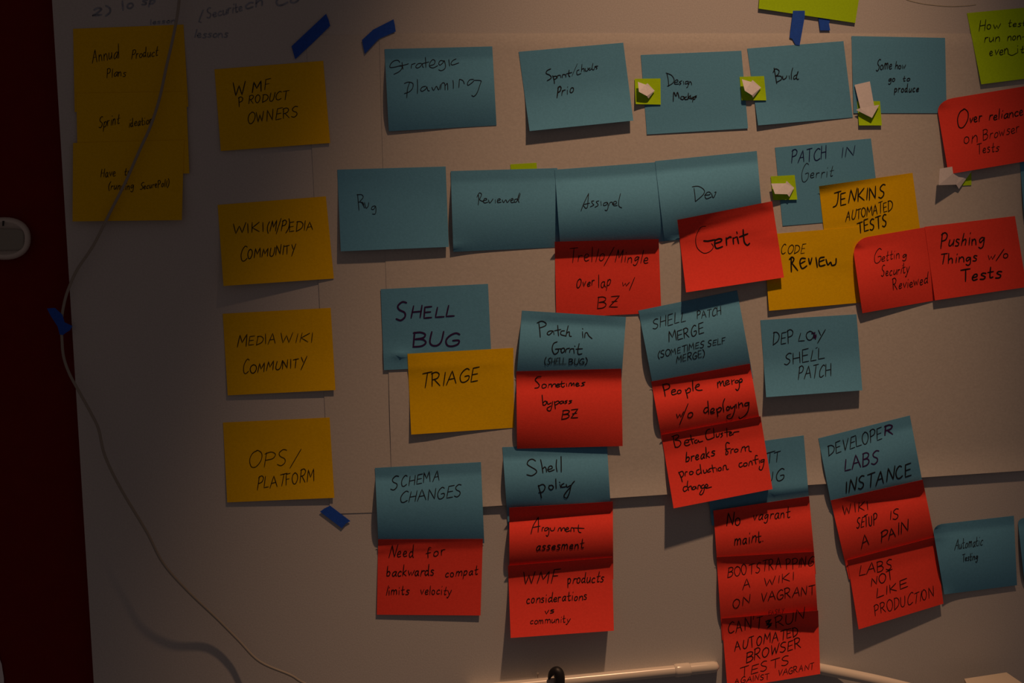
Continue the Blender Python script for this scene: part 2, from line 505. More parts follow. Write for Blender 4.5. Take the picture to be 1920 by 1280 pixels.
note('yellow', [(402, 130), (606, 114), (619, 268), (414, 283)], 'topmost note of the yellow column of four, reading PRODUCT OWNERS',
     (360, 80, K, [("W", 445, 578, 575, 565, 135, 12), ("M", 655, 545, 748, 530, 115, 14), ("F", 790, 510, 852, 500, 120, 10), ("P", 510, 690, 560, 684, 105, 10), ("RODUCT", 615, 665, 1040, 615, 90, 10), ("OWNERS", 605, 885, 1150, 800, 112, 10)]), (.6, .4), (2.2, 1.6))
note('yellow', [(408, 384), (611, 368), (626, 522), (419, 536)], 'second note down the yellow column, bracket and slash in its top line',
     (360, 340, K, [("WIKI", 445, 578, 785, 540, 105, 11), ("(M/P)", 815, 545, 1050, 535, 115, 11), ("EDIA", 1062, 550, 1325, 520, 95, 10), ("C", 530, 870, 600, 855, 145, 10), ("OMMUNITY", 605, 845, 1130, 778, 95, 11)]), (2.5, .5), (8, .8))
note('yellow', [(417.5, 588), (620, 577), (629, 731), (427, 741)], 'third note down the yellow column, second one ending in COMMUNITY',
     (360, 550, K, [("M", 492, 578, 590, 570, 135, 11), ("EDIA", 615, 565, 920, 545, 100, 9), ("WIKI", 960, 535, 1315, 530, 98, 9), ("C", 555, 868, 620, 862, 155, 9), ("OMMUNITY", 632, 868, 1235, 790, 92, 11)]), (.5, .5), (1.6, 2.5))
note('yellow', [(418, 792), (618, 782.5), (627, 933), (426, 941.5)], 'bottom note of the yellow column, reading OPS/ PLATFORM',
     (360, 760, 5.334, [("OPS/", 560, 620, 1070, 590, 150, 8), ("PLATFORM", 650, 835, 1225, 750, 118, 9)]), (.6, .5), (1.4, 2.4))

# top blue row
note('blue', [(721, 92), (923, 87), (931, 235), (729, 246)], 'blue note reading Strategic planning, leftmost in the top blue row',
     (680, 60, K, [("405,330 385,308 340,315 305,350 300,385 360,380 420,365 430,390 400,430 340,460;430,330 435,370 440,405;405,372 470,355 500,345;530,395 535,355 545,350 575,340;640,340 605,345 580,375 595,392 630,375 650,345 655,375 665,385;685,275 688,330 690,385;645,345 725,325;735,365 780,350 790,315 765,300 735,335 730,375 770,390 820,365;880,315 850,310 830,340 845,360 880,330 890,310 905,370 890,405 855,420 830,410;940,300 945,340 950,370;1020,292 985,310 965,340 980,358 1050,335", 9), ("515,545 490,620 482,715;455,560 500,545 548,560 545,610 510,650 455,670;597,515 600,590 598,670;690,590 650,600 632,630 650,645 690,620 700,595 712,635 730,640;755,600 775,635 805,590 830,630 850,570;850,625 865,560 895,560 900,630;905,580 925,560 930,630;985,525 990,560 990,615;1050,605 1055,530 1060,515 1095,530 1110,565;1210,515 1170,520 1145,555 1150,580 1190,555 1215,530;1215,525 1290,530 1285,560 1250,660 1215,700 1190,690", 9)]), (5.5, 5), (2, 1))
note('blue', [(972.6, 97), (1168.6, 80), (1187.5, 226), (993, 245.6)], 'palest blue note, second in the top row, casting a deep shadow below',
     (940, 60, K, [("540,400 500,420 490,450 530,470 545,500 500,530;560,475 575,520 580,560;565,485 600,480 600,505 575,515;610,500 615,475 640,470;645,470 650,495;665,495 670,465 700,465 705,490;740,415 735,470 750,485;710,455 770,440", 11), ("770,480 830,345", 6), ("850,410 825,425 830,465 870,450;880,350 875,430;875,410 900,395 905,430;915,395 920,425 945,415 945,390;970,390 955,400 965,415 985,400;1000,340 990,400 1010,410 1020,380;1055,370 1020,375 1045,390 1035,405", 9), ("P", 605, 705, 645, 695, 110, 14), ("rio", 655, 690, 795, 660, 100, 11)]), (1.2, 1.5), (6.5, 6))
note('blue', [(1201.5, 103), (1390, 95), (1402.6, 240.5), (1213, 252)], 'blue note reading Design Mockups in the top row',
     (1180, 60, K, [("410,450 425,520 430,590;400,445 460,470 490,520 470,560 415,590;490,550 530,540 525,520 500,530 495,565 540,565;575,530 545,545 565,560 545,575;590,535 595,570;640,535 615,540 612,565 640,555 645,535 640,590 625,605;650,570 660,540 675,550 680,575", 9), ("480,755 485,655 510,700 525,655 545,720;570,700 560,725 585,735 600,710 580,700;625,705 605,715 610,735 640,730;645,665 640,735;670,690 645,715 670,725;670,705 680,730 695,705;700,710 690,760;700,715 720,700 715,730 700,730;735,695 720,700 732,712", 12)]), (.4, .4), (1.4, 1.8))
note('blue', [(1401, 91), (1581.5, 77), (1599, 220), (1421.5, 235)], 'blue note reading Build in the top row, blue tape tip above it',
     (1380, 0, K, [("415,740 430,820 445,910;405,790 430,750 470,770 460,810 430,830;430,830 490,830 495,865 445,895;510,830 515,865 545,850 555,825;580,825 585,860;620,740 605,800 605,865;660,815 635,830 630,860 655,850 675,780;680,780 660,840 670,865 685,860", 11)]), (.8, .3), (3.4, .8))
note('blue', [(1596.5, 67.5), (1772, 71), (1775, 212), (1600.5, 212)], 'rightmost blue note of the top row, reading Somehow',
     (1560, 40, K, [("Some", 480, 535, 650, 515, 115, 10), ("how", 688, 520, 800, 515, 76, 10), ("go", 615, 660, 685, 650, 75, 10), ("to", 772, 652, 848, 648, 60, 10), ("produce", 680, 775, 945, 770, 80, 11)]), (.1, .2), (.4, 1.2))
# middle blue row; the small green note peeks out above it
s = Sheet([(957, 308), (1006, 305), (1009, 350), (960, 352)], prof((0, 0), (.2, .2)), 6, 6)
tag(s.build('sticky_note', MAT['green']), 'small green note peeking out above the REVIEWED blue note', 'sticky note', 'green sticky notes')
note('blue', [(632.4, 318), (835.6, 312), (841.6, 462.7), (639, 471)], 'blue note reading Bug, leftmost of the middle row',
     (620, 290, K, [("295,430 300,500 310,605;285,435 340,435 355,465 320,505;300,515 350,520 362,550;320,510 345,530 370,580;370,520 385,580 410,560 415,520;485,555 455,565 445,590 470,595 490,560 495,610 485,645 455,645", 8)]), (2.5, 2.2), (5, 5))
note('blue', [(845, 320.6), (1045, 315), (1052, 463), (850, 472)], 'blue note reading Reviewed in the middle row',
     (830, 290, K, [("388,430 395,480 388,545;375,460 400,415 425,430 415,460 405,490 440,510;440,500 480,490 475,475 455,480 445,510 460,525 495,515;500,490 515,525 550,480;575,490 575,525;595,505 630,490 620,478 600,490 600,520 640,515;650,490 665,520 690,490 705,520 735,485;740,500 770,490 760,475 745,490 750,520 785,515;815,480 785,490 785,515 810,505 840,415;840,415 820,480 835,520;848,425 825,500", 9)]), (6, 5.5), (2.2, 1))
note('blue', [(1040, 318), (1229, 304), (1247, 452), (1051, 468)], 'blue note reading Assigned, bulging, between Reviewed and Dev',
     (1020, 280, K, [("405,670 430,600 487,480;487,480 480,560 475,625 455,640 430,610;430,600 500,585;545,560 520,565 530,590 545,605 505,625;600,560 570,570 585,590 590,610 555,630;620,565 625,610;690,575 655,585 650,610 680,605 695,580 700,630 685,665 665,660;710,610 720,580 745,575 750,600;745,595 790,590 785,565 760,575 760,610 800,610;835,480 815,570 820,620 850,635", 9)]), (9, 9), (0.8, 0.8), td=(1, 1))
note('blue', [(1228, 302), (1419, 283), (1432, 432), (1246, 452)], 'blue note reading Dev, at the right end of the middle row',
     (1200, 270, K, [("590,480 600,560 605,625;570,465 640,460 700,500 690,550 605,625;705,555 760,550 765,525 735,525 710,560 725,595 780,575;780,535 800,585 830,525 815,525", 9)]), (10, 6), (1, 0.6), td=(1, .75))
note('red', [(1040, 453), (1235, 448), (1240, 586), (1043, 596)], 'red note hanging under the Assigned blue note, ending in BZ',
     (1020, 430, K, [("Trello", 270, 350, 655, 345, 140, 9), (((655, 395), (765, 195)), 9), ("Mingle", 775, 350, 1130, 365, 125, 10), ("Over", 350, 635, 550, 605, 95, 11), ("lap", 590, 640, 730, 615, 130, 10), ("w", 845, 615, 915, 615, 80, 10), (((932, 662), (990, 522)), 10), ("BZ", 580, 858, 800, 852, 130, 10)]), (2, 2), (1.5, 2), tp=(8, 7), tw=(0.16, 0.14))
note('blue', [(1453, 276.6), (1633, 259.5), (1651, 408), (1467.5, 423.5)], 'blue note reading PATCH IN in navy above the upper yellow test note',
     (1430, 250, K, [("PATCH", 312, 318, 700, 275, 125, 11, 'navy'), ("IN", 855, 258, 998, 238, 105, 10, 'navy'), ("G", 420, 540, 512, 520, 180, 7), ("errit", 515, 490, 765, 470, 112, 8)]), (.3, .2), (.6, .4))
note('yellow', [(1535.6, 349), (1711, 324), (1731, 473), (1552, 498)], 'yellow note reading AUTOMATED TESTS overlapping the PATCH IN blue note',
     (1430, 250, K, [("JENKINS", 765, 795, 1335, 690, 135, 15), ("AUTOMATED", 905, 950, 1415, 840, 105, 11), ("TESTS", 1040, 1085, 1360, 1010, 115, 15)]), (1.5, 1), (.8, 1), tp=(4.5, .4), tw=(.12, .05))
note('yellow', [(1431, 440), (1611, 425), (1626, 566), (1442, 582.5)], 'yellow note reading CODE REVIEW between red notes',
     (1420, 400, K, [("CODE", 258, 445, 520, 432, 95, 9), ("370,475 370,560 372,635;350,500 380,475 400,500 375,545;385,550 440,620;525,490 480,490 465,540 490,600 540,570;475,545 520,520;560,490 575,555 595,485;640,480 655,585;730,475 680,490 680,570 740,560;680,525 730,505;750,500 770,560 800,530 815,565 855,550 860,490", 18)]), (2, .8), (3.6, 1.6))
note('red', [(1270, 412), (1447.6, 377), (1470, 520), (1286.4, 548)], 'red note over the Dev blue note, one big word in thick marker',
     (1250, 370, K, [("430,315 370,330 320,430 330,540 400,605 470,590 510,540 490,500", 8), ("405,472 450,475 520,460;530,460 525,510 545,555 610,535;530,500 590,480 600,455 570,450 530,465;650,440 655,520;650,455 690,430 705,435;725,440 730,505;730,445 760,430;770,430 785,500;765,375 770,390;835,350 840,430 850,490 880,520 905,500;795,430 885,395", 19)]), (3, 1.5), (10, 7), tp=(11, 1), tw=(0.26, 0.05), gap=0.6)
# green flagged notes
def arrow_note(q, arrow, hs, label, b=(1.5, 1.5)):
    s = Sheet(q, prof((b[0] * .4, b[1] * .4), b), 8, 8)
    c = at((q[0][0] + q[2][0]) / 2, (q[0][1] + q[2][1]) / 2, .001)
    r = empty('arrow_note', c)
    tag(r, label, 'sticky note', 'small green notes with white arrows')
    s.build('backing', MAT['green'], r)
    hh = [support(x, y) + .0006 + a * .001 for (x, y), a in zip(arrow, hs)]
    n = len(arrow)
    flat('arrow', arrow, MAT['white'], 0, .0002, r, hs=hh)
    return r


# rest of the right side, red
note('red', [(1597, 449), (1734, 426), (1753, 563), (1617, 587)], 'red note with a curled corner, reading Getting Security, beside CODE REVIEW',
     (1600, 390, K, [("G", 222, 598, 305, 590, 160, 8), ("ettin", 305, 580, 505, 545, 105, 8), ("g", 535, 545, 585, 540, 80, 10), ("Security", 305, 745, 605, 705, 110, 9), ("Reviewed", 435, 895, 810, 820, 112, 9)]), (7, 2), (5, 1.5), tl=4, roundtl=.22)
note('red', [(1733.7, 425), (1903, 405), (1925, 538), (1753, 563)], 'red note reading Pushing Things w/o Tests at the right',
     (1600, 390, K, [("Pushing", 950, 425, 1425, 390, 140, 15), ("Things", 945, 600, 1350, 580, 110, 15), ("w/o", 1465, 560, 1690, 540, 90, 12), ("Tests", 1175, 795, 1610, 755, 130, 18)]), (2.5, 2), (4.6, 4.4))
note('green', [(1813, 24.6), (1990, 8), (2010, 136), (1840, 158)], 'green note reading How test run, at the upper right corner',
     (1680, 0, 7.53, [("How", 1170, 432, 1470, 395, 135, 13), ("test", 1580, 380, 1830, 370, 95, 12), ("run", 1245, 600, 1460, 585, 125, 13), ("non-", 1570, 575, 1820, 550, 115, 13), ("even", 1320, 785, 1585, 760, 135, 13), ("it", 1710, 750, 1800, 740, 110, 13), (catmull([(1585, 760), (1640, 780), (1710, 745)]), 11)]), (1.5, 1), (3, 3.4))
note('green', [(1432, -118), (1626, -98), (1603.5, 43), (1422.5, 16)], 'large tilted green note cut by the top edge, above two tape strips', None, (.5, .4), (1.4, .8), gap=1.6)

# small green arrow notes
arrow_note([(1800, 306), (1821, 304), (1821.5, 347), (1800, 348)], [(1762, 316), (1806, 309), (1806, 303), (1824, 318), (1798, 354), (1793, 346), (1760, 347)], [6.5, 1.2, .6, .3, 1.2, 2.4, 7.5], 'white arrow on small green note, half hidden under the Over reliance red note', (.6, .6))
note('blue', [(1912, 298), (2080, 280), (2095, 388), (1921, 412)], 'blue note of which only a sliver shows at the right edge, beside Over reliance', None, (3, 1), (3, 2))
note('red', [(1755, 189), (1950, 157), (1972, 294), (1778.5, 326.6)], 'red note with curled corner at the right edge, reading Over reliance on Browser Tests',
     (1680, 150, 6.4, [("O", 722, 575, 862, 568, 205, 14), ("ver", 878, 512, 1028, 490, 125, 15), ("reliance", 1115, 485, 1525, 418, 112, 14), ("on", 815, 770, 975, 738, 160, 10), ("Browser", 1045, 722, 1480, 622, 125, 9), ("Tests", 975, 888, 1230, 850, 115, 10)]), (4, 3), (5.5, 5.5), tl=3.5, roundtl=.16)

arrow_note([(1190, 147.6), (1238.5, 147), (1239, 196), (1192, 195)], [(1196, 153.5), (1210.5, 158.6), (1214, 156), (1227.5, 170), (1216, 184.5), (1213, 180), (1198, 172)], [2.5, 1.2, .8, .6, 1.5, 2.8, 4.8], 'white arrow on small green note between the palest blue and Design notes', (2, 1.6))
arrow_note([(1386.7, 144), (1432.6, 142.5), (1437, 188), (1391, 188)], [(1391, 148.5), (1408.5, 153.6), (1411, 150), (1427, 164), (1412, 183), (1410, 178.6), (1396.5, 170)], [2.5, 1.2, .8, .6, 1.5, 2.8, 4.8], 'white arrow on small green note between the Design and Build notes', (2.6, 2))
arrow_note([(1607, 189.5), (1650, 189.5), (1653.6, 235), (1610.7, 235)], [(1602.4, 159), (1631, 152.5), (1639, 198), (1648.5, 196.5), (1635, 221), (1605, 206), (1613, 202.4)], [.4, .4, 1.2, 1, 2.2, 1.6, 1.5], 'only arrow pointing down, on small green note under the Somehow note', (2.6, 2.6))
arrow_note([(1445, 330.5), (1490, 328), (1495, 374), (1450, 375)], [(1446, 344), (1473, 343.6), (1475, 339), (1489, 352), (1480, 369), (1476, 364), (1453, 363.5)], [2.2, 1, .8, .5, 1.5, 2.2, 3.6], 'white arrow on small green note at the left edge of the PATCH IN note', (2.5, 2.4))

# lower left cluster
note('blue', [(713.7, 542), (915, 532), (922, 684), (720, 693.6)], 'blue note reading SHELL BUG in thick purple marker',
     (700, 520, K, [("S", 250, 460, 372, 450, 175, 22, 'purple'), ("HELL", 410, 445, 880, 425, 118, 20, 'purple'), ("BUG", 430, 748, 925, 748, 150, 22, 'purple')]), (.6, .5), (1.6, 1.4))
note('yellow', [(764, 663), (962.5, 652), (964, 801.5), (771, 814.5)], 'yellow note reading TRIAGE over the SHELL BUG note',
     (740, 640, K, [("TRIAGE", 285, 505, 910, 425, 145, 13)]), (1.2, .6), (4, 1))
note('blue', [(978.7, 582), (1173.7, 594), (1163, 742), (966, 738)], 'blue note reading Patch in, with SHELL BUG in small brackets',
     (940, 570, K, [("410,210 420,290 425,360;390,205 440,185 485,205 480,235 415,260;555,290 520,295 500,320 520,335 550,310 565,290;570,300 575,330;615,230 620,300 625,345;580,290 650,275;690,290 655,295 650,330 700,345;730,235 715,300 705,350;710,320 740,300 745,345 765,350;885,300 890,365;885,265 890,270;910,365 915,320 935,310 955,345 990,375;610,410 570,430 555,490 580,545 620,520 620,490 590,490;600,490 650,485;650,490 660,530 690,510 685,480 660,485 650,510;700,525 710,490 745,480;745,525 755,490 790,485;790,485 795,535;800,455 805,460;850,430 835,500 840,545 880,540;815,490 885,485", 13), ("(SHELL", 470, 655, 700, 655, 66, 10), ("BUG)", 735, 655, 935, 655, 66, 11)]), (7, 6), (0.6, 0.8), td=(0.78, 0.75))
note('blue', [(1197, 582), (1382, 544), (1412, 708), (1228, 742)], 'tilted blue note reading SHELL PATCH MERGE below the one-word red note',
     (1180, 540, K, [("SHELL", 258, 445, 615, 362, 108, 10), ("PATCH", 738, 332, 1000, 290, 82, 10), ("MERGE", 432, 590, 812, 492, 108, 12), ("(SOMETIMES", 310, 765, 812, 640, 66, 10), ("SELF", 855, 638, 1048, 600, 60, 10), ("MERGE)", 512, 815, 825, 745, 72, 10)]), (7, 7), (0.8, 0.8), td=(0.9, 0.87))
note('red', [(1221, 715), (1406, 681.5), (1430, 818), (1246, 852)], 'tilted red note reading People merge w/o deploying',
     (1200, 680, K, [("250,245 265,300 275,365;245,240 300,230 325,250 310,280 260,300;345,320 385,310 380,290 350,300 345,330 360,348 400,335;430,295 410,310 415,335 445,325 445,300 425,297;495,290 510,340 520,385;500,310 530,275 550,285 545,315 510,330;575,195 575,250 580,305;600,270 645,250 640,230 610,250 610,285 640,300 680,295;845,210 850,270;850,230 870,200 880,250;880,235 905,195 915,245 930,250;935,225 970,205 960,190 935,205 940,240 980,225;1000,185 1005,235;1005,200 1030,185;1070,190 1045,195 1040,215 1065,215 1080,195 1085,260 1065,300 1045,285;1085,215 1115,195 1105,172 1085,190 1090,215 1115,205", 14), ("w", 390, 605, 470, 580, 100, 13), (((432, 675), (525, 445)), 12), ("o", 515, 605, 575, 595, 105, 13), ("745,485 715,490 695,525 715,545 745,515;740,415 745,480 750,555;770,540 810,515 800,495 775,510 775,550 815,540;835,500 845,545 850,585;840,510 870,485 890,500 870,530 845,535;925,390 905,450 915,530;960,475 945,490 950,515 975,505 970,480 955,475;985,470 1000,495 1030,470;1040,455 1030,530 1000,600 960,610 950,580 990,560;1050,450 1055,490;1075,430 1080,490;1080,460 1110,435 1125,475;1190,430 1150,440 1145,465 1175,460 1190,430 1180,520 1140,580 1090,610 1080,590", 14)]), (6.5, 6.5), (0.8, 0.8), tp=(4, 5.5), tw=(0.08, 0.1), td=(0.74, 0.77))
note('blue', [(1318, 842), (1507, 816), (1519, 962), (1335, 985)], 'blue note mostly hidden behind the Beta Cluster red note',
     (1220, 780, K, [("T", 1240, 520, 1345, 495, 105, 10), ("T", 1340, 505, 1408, 490, 110, 10), ("U", 1240, 725, 1345, 720, 120, 10), ("G", 1365, 712, 1460, 702, 120, 12)]), (.6, .4), (2, 1.2))
note('blue', [(1425.8, 600), (1606, 589), (1617, 731.5), (1436.6, 744.4)], 'blue note reading DEPLOY SHELL PATCH, standing alone',
     (1400, 570, K, [("DEP", 285, 445, 510, 415, 125, 11), ("LOY", 562, 400, 838, 385, 95, 11), ("SHELL", 410, 660, 845, 595, 128, 11), ("PATCH", 560, 818, 918, 778, 125, 11), (((712, 320), (745, 310), (735, 375), (760, 330), (750, 378)), 20, 'purple'), (((772, 470), (755, 480)), 10)]), (1.0, 1.5), (8.5, 8))
note('blue', [(1534.4, 821.6), (1706, 778.6), (1735, 932), (1563, 968)], 'tilted blue note reading DEVELOPER LABS INSTANCE',
     (1500, 770, K, [("DEVELOPE", 310, 490, 895, 305, 118, 11), ("R", 920, 268, 1020, 250, 92, 19, 'purple'), ("LABS", 488, 650, 850, 575, 128, 16, 'purple'), ("INSTANCE", 495, 895, 1215, 700, 128, 16)]), (5, 6), (0.8, 0.8), td=(0.93, 0.84))
note('red', [(1557.5, 938), (1730, 899), (1760, 1046), (1592, 1086)], 'tilted red note with PAIN as its last word, below the DEVELOPER note',
     (1530, 890, K, [("WIKI", 292, 440, 572, 378, 105, 10), ("SETUP", 445, 585, 662, 535, 108, 12), ("IS", 805, 490, 905, 470, 98, 11), ("A", 495, 800, 588, 755, 112, 11), ("PAIN", 708, 730, 1005, 615, 115, 12)]), (5, 6), (0.8, 0.8), tp=(3.5, 9), tw=(0.08, 0.2), td=(0.76, 0.76))
note('red', [(1588.4, 1050), (1753.4, 1006), (1769, 1131.4), (1610, 1179.6)], 'tilted red note reading LABS NOT LIKE PRODUCTION',
     (1560, 1000, K, [("LABS", 295, 455, 662, 382, 115, 10), ("NOT", 428, 575, 668, 490, 90, 11), ("LIKE", 485, 700, 825, 580, 90, 11), ("PRODUCTION", 468, 890, 1118, 690, 112, 9)]), (4, 3), (9, 4.5), tp=(3.5, 4.5), tw=(0.06, 0.08))
note('blue', [(703, 877), (901.7, 866), (908, 1018), (710, 1030)], 'blue note reading SCHEMA CHANGES',
     (680, 850, K, [("S", 305, 405, 395, 390, 152, 12), ("CHEMA", 418, 358, 848, 290, 108, 11), ("CHANGES", 405, 540, 1070, 462, 122, 11)]), (7, 6), (0.8, 0.8), td=(0.93, 1))
note('red', [(709, 1011), (905.4, 1010), (901, 1153.5), (706.6, 1152)], 'darkest red note, reading Need for backwards, below SCHEMA CHANGES',
     (680, 970, K, [("Need", 285, 430, 560, 432, 125, 11), ("for", 692, 440, 905, 405, 108, 11), ("backwards", 260, 638, 775, 635, 108, 12), ("compat", 900, 652, 1255, 620, 92, 11), ("limits", 252, 845, 502, 835, 98, 11), ("velocity", 628, 838, 960, 838, 98, 10)]), (.8, .5), (1.4, 2.2), tp=(3.5, 1.5), tw=(0.08, 0.05))
note('blue', [(942, 838), (1138, 833), (1147, 982), (953, 992)], 'blue note reading Shell policy',
     (920, 820, K, [("490,255 455,235 415,250 400,290 440,320 490,350 500,380 450,415 395,405;545,240 560,310 570,385;565,345 590,320 605,340 610,375;620,350 670,335 665,310 640,315 625,345 640,370 695,350;720,240 715,310 725,372;768,205 770,290 770,375;520,520 540,590 555,660;520,530 570,510 595,540 570,590 525,600;640,520 635,550 660,570 685,545 670,520 640,525;710,450 712,500 715,555;755,510 765,545;750,485 755,490;800,500 775,515 775,540 820,535;825,510 835,540 870,520;915,475 880,520 860,600 830,660 800,640 820,600 870,540", 14)]), (8, 7), (0.8, 0.6), td=(0.8, 0.77))
note('red', [(968, 696), (1165, 691), (1167.5, 836), (969.5, 841)], 'red note reading Sometimes bypass below the Patch in note',
     (940, 570, K, [("435,790 395,795 370,825 400,860 415,885 400,910 365,915;465,870 445,885 450,915 485,905 490,880 465,870;510,910 520,870;520,880 545,870 550,905 565,875 590,870 595,900;600,890 635,880 620,868 600,885 610,905 640,895;660,840 655,890 675,905 690,890;635,870 690,862;710,865 715,895;735,895 745,865 765,860 765,890 790,858 795,890;815,880 845,870 830,858 812,875 825,895 855,885;915,850 880,860 905,880 870,893;445,990 450,1050 455,1100;455,1075 480,1055 495,1075 475,1100 455,1100;500,1060 510,1090 545,1075;560,1060 550,1120 535,1160 510,1160 500,1135 540,1110;580,1060 585,1100 590,1140;585,1070 620,1055 630,1075 590,1100;665,1055 640,1065 645,1085 670,1075 675,1055 685,1080;720,1050 695,1060 715,1070 695,1085;770,1050 740,1055 765,1068 735,1085", 13), ("BZ", 655, 1250, 832, 1235, 98, 13)]), (7.5, 6.5), (2, 4.5), tp=(3, 3), tw=(0.07, 0.07))
note('red', [(955, 951.5), (1149, 940), (1150, 1086), (955, 1100)], 'red note reading Argument, below the Shell policy note',
     (920, 820, K, [("440,1050 465,960 520,870;520,870 522,950 518,1030;460,980 540,965;560,1020 565,985 580,980;625,980 595,990 590,1015 615,1010 635,985 635,1040 620,1075 605,1065;650,985 660,1015 690,1010 700,980;735,1020 745,990 765,985 770,1020 785,990 805,985 810,1015;815,1005 850,995 840,980 820,995 825,1025 865,1015;875,1025 880,985 905,990 910,1025;960,950 955,1000 965,1030 985,1035;905,985 1020,990", 12), ("assesment", 495, 1235, 1012, 1208, 95, 13)]), (8.5, 8), (0.8, 0.8), tp=(8, 6), tw=(0.17, 0.12), td=(0.77, 0.76))
note('red', [(952.6, 1060), (1147.7, 1044.4), (1151, 1182), (957.5, 1195.6)], 'red note ending in vs community, lowest below Shell policy',
     (920, 1010, K, [("WMF", 350, 490, 735, 480, 135, 12), ("products", 840, 490, 1228, 468, 108, 12), ("considerations", 390, 708, 1052, 660, 98, 12), ("vs", 590, 825, 690, 800, 70, 12), ("community", 430, 928, 862, 908, 75, 10)]), (6, 6), (15, 15), tp=(6, 5), tw=(0.11, 0.09))
note('red', [(1240, 815), (1426, 780), (1448.5, 916.6), (1263, 952.7)], 'tilted red note reading Beta Cluster breaks, below People merge',
     (1220, 780, K, [("245,220 255,280 270,340;230,225 290,205 305,225 265,260;265,260 315,265 330,300 300,335 265,335;370,290 415,280 405,255 375,270 370,305 395,320 430,305;435,205 445,250 460,300;415,255 475,245;505,255 480,270 485,290 510,285 520,260 530,280 570,270;650,140 615,155 600,205 615,250 645,250 690,230;685,130 695,230;715,190 720,225 745,215 750,185;790,180 765,190 785,205 765,230;830,130 835,220;805,175 870,165;860,190 885,180 875,170 860,185 865,210 895,195;900,200 910,175 965,165", 12), ("breaks", 382, 500, 698, 432, 112, 15), ("860,295 835,285 820,310 825,370 820,415 835,415 845,390 825,370;815,360 870,350;875,405 880,365 905,355;935,355 915,370 920,390 945,385 955,365 935,355;985,390 1000,335;1000,345 1025,330 1035,380;1035,345 1070,325 1075,375 1100,385;305,610 330,660 345,715;310,615 345,600 360,630 345,660 325,660;375,650 380,610 400,605;445,600 425,610 430,635 455,630 465,610 445,600;530,580 505,590 500,620 520,635 550,610;540,525 545,570 555,625;575,585 585,620 610,605 610,580;645,580 625,590 625,610 655,600;670,530 685,610;640,570 705,560;715,565 725,600;750,560 735,575 745,595 770,585 765,560 750,560;790,590 795,545 820,535 830,580 850,575;995,505 970,515 965,540 980,555 1005,540;1030,510 1015,520 1020,545 1050,535 1050,510 1030,508;1070,540 1080,500 1100,490 1110,530;1165,430 1145,430 1140,480 1150,520;1115,480 1175,465;1185,480 1190,510;1240,470 1205,480 1205,500 1235,490 1240,475 1230,540 1210,585 1185,575 1190,545;395,765 365,770 355,800 370,820 400,800;405,705 400,760 415,810;410,780 440,760 450,800;480,765 460,775 460,800 485,790 490,765 500,790;515,795 520,755 540,755 550,785;580,745 555,760 560,785 585,775 590,750 580,820 555,855 535,845 560,800;590,780 625,760 610,740 595,760 605,785 665,770", 13)]), (6, 5), (15, 11), tp=(4.5, 5), tw=(0.07, 0.08))
note('red', [(1337.5, 957), (1517, 930), (1530, 1076), (1348, 1100)], 'red note reading maint. with a shadow across its upper half',
     (1310, 900, K, [("No", 305, 500, 448, 490, 148, 13), ("vagrant", 592, 440, 992, 405, 115, 12), ("maint.", 388, 702, 708, 668, 128, 13)]), (4.5, 5.5), (0.8, 0.8), tp=(4, 5), tw=(0.08, 0.09), td=(0.66, 0.75))
note('red', [(1343.5, 1044), (1525.6, 1034), (1535, 1180), (1354, 1200)], 'red note reading BOOTSTRAPPING',
     (1310, 900, K, [("BOOTSTRA", 315, 1062, 912, 955, 108, 10), ("PPING", 955, 968, 1252, 935, 100, 10), ("A", 480, 1192, 568, 1168, 95, 10), ("WIKI", 712, 1155, 1042, 1090, 84, 10), ("ON", 375, 1400, 560, 1335, 95, 10), ("VAGRANT", 678, 1328, 1265, 1235, 100, 10)]), (4.5, 6.5), (0.8, 0.8), tp=(3.5, 6.5), tw=(0.07, 0.13), td=(0.8, 0.79))
note('red', [(1353, 1159), (1534, 1144), (1538, 1263), (1364, 1291)], 'lowest red note in its column, reading AUTOMATED BROWSER TESTS',
     (1310, 1060, K, [("CAN'T", 322, 738, 692, 675, 125, 11), ("EASILY", 762, 545, 930, 505, 44, 7), ("RUN", 838, 680, 1145, 585, 115, 11), (((735, 610), (790, 590), (740, 650), (800, 630), (750, 680), (790, 650), (740, 625)), 20), ("AUTOMATED", 392, 930, 1092, 765, 100, 12), ("BROWSER", 518, 1058, 1115, 885, 105, 12), ("TESTS", 452, 1212, 992, 1070, 95, 10), ("AGAINST", 392, 1290, 770, 1235, 60, 9), ("VAGRANT", 865, 1205, 1255, 1125, 62, 9)]), (5, 5), (12, 13), tp=(3, 10.5), tw=(0.05, 0.26))
note('blue', [(1748, 984), (1901, 966.6), (1907, 1096.7), (1770.5, 1114)], 'blue note with a rounded corner, reading Automatic Testing',
     (1530, 890, K, [("Automatic", 1512, 812, 1815, 772, 115, 8), ("Testing", 1597, 942, 1762, 922, 80, 9)]), (6, 5), (2.4, 2), tl=2, roundtl=.12)
note('blue', [(1908, 972), (2060, 955), (2072, 1082), (1921, 1092)], 'blue note cut by the right edge, beside Automatic Testing', None, (5, 4), (2, 2), roundtl=.08)

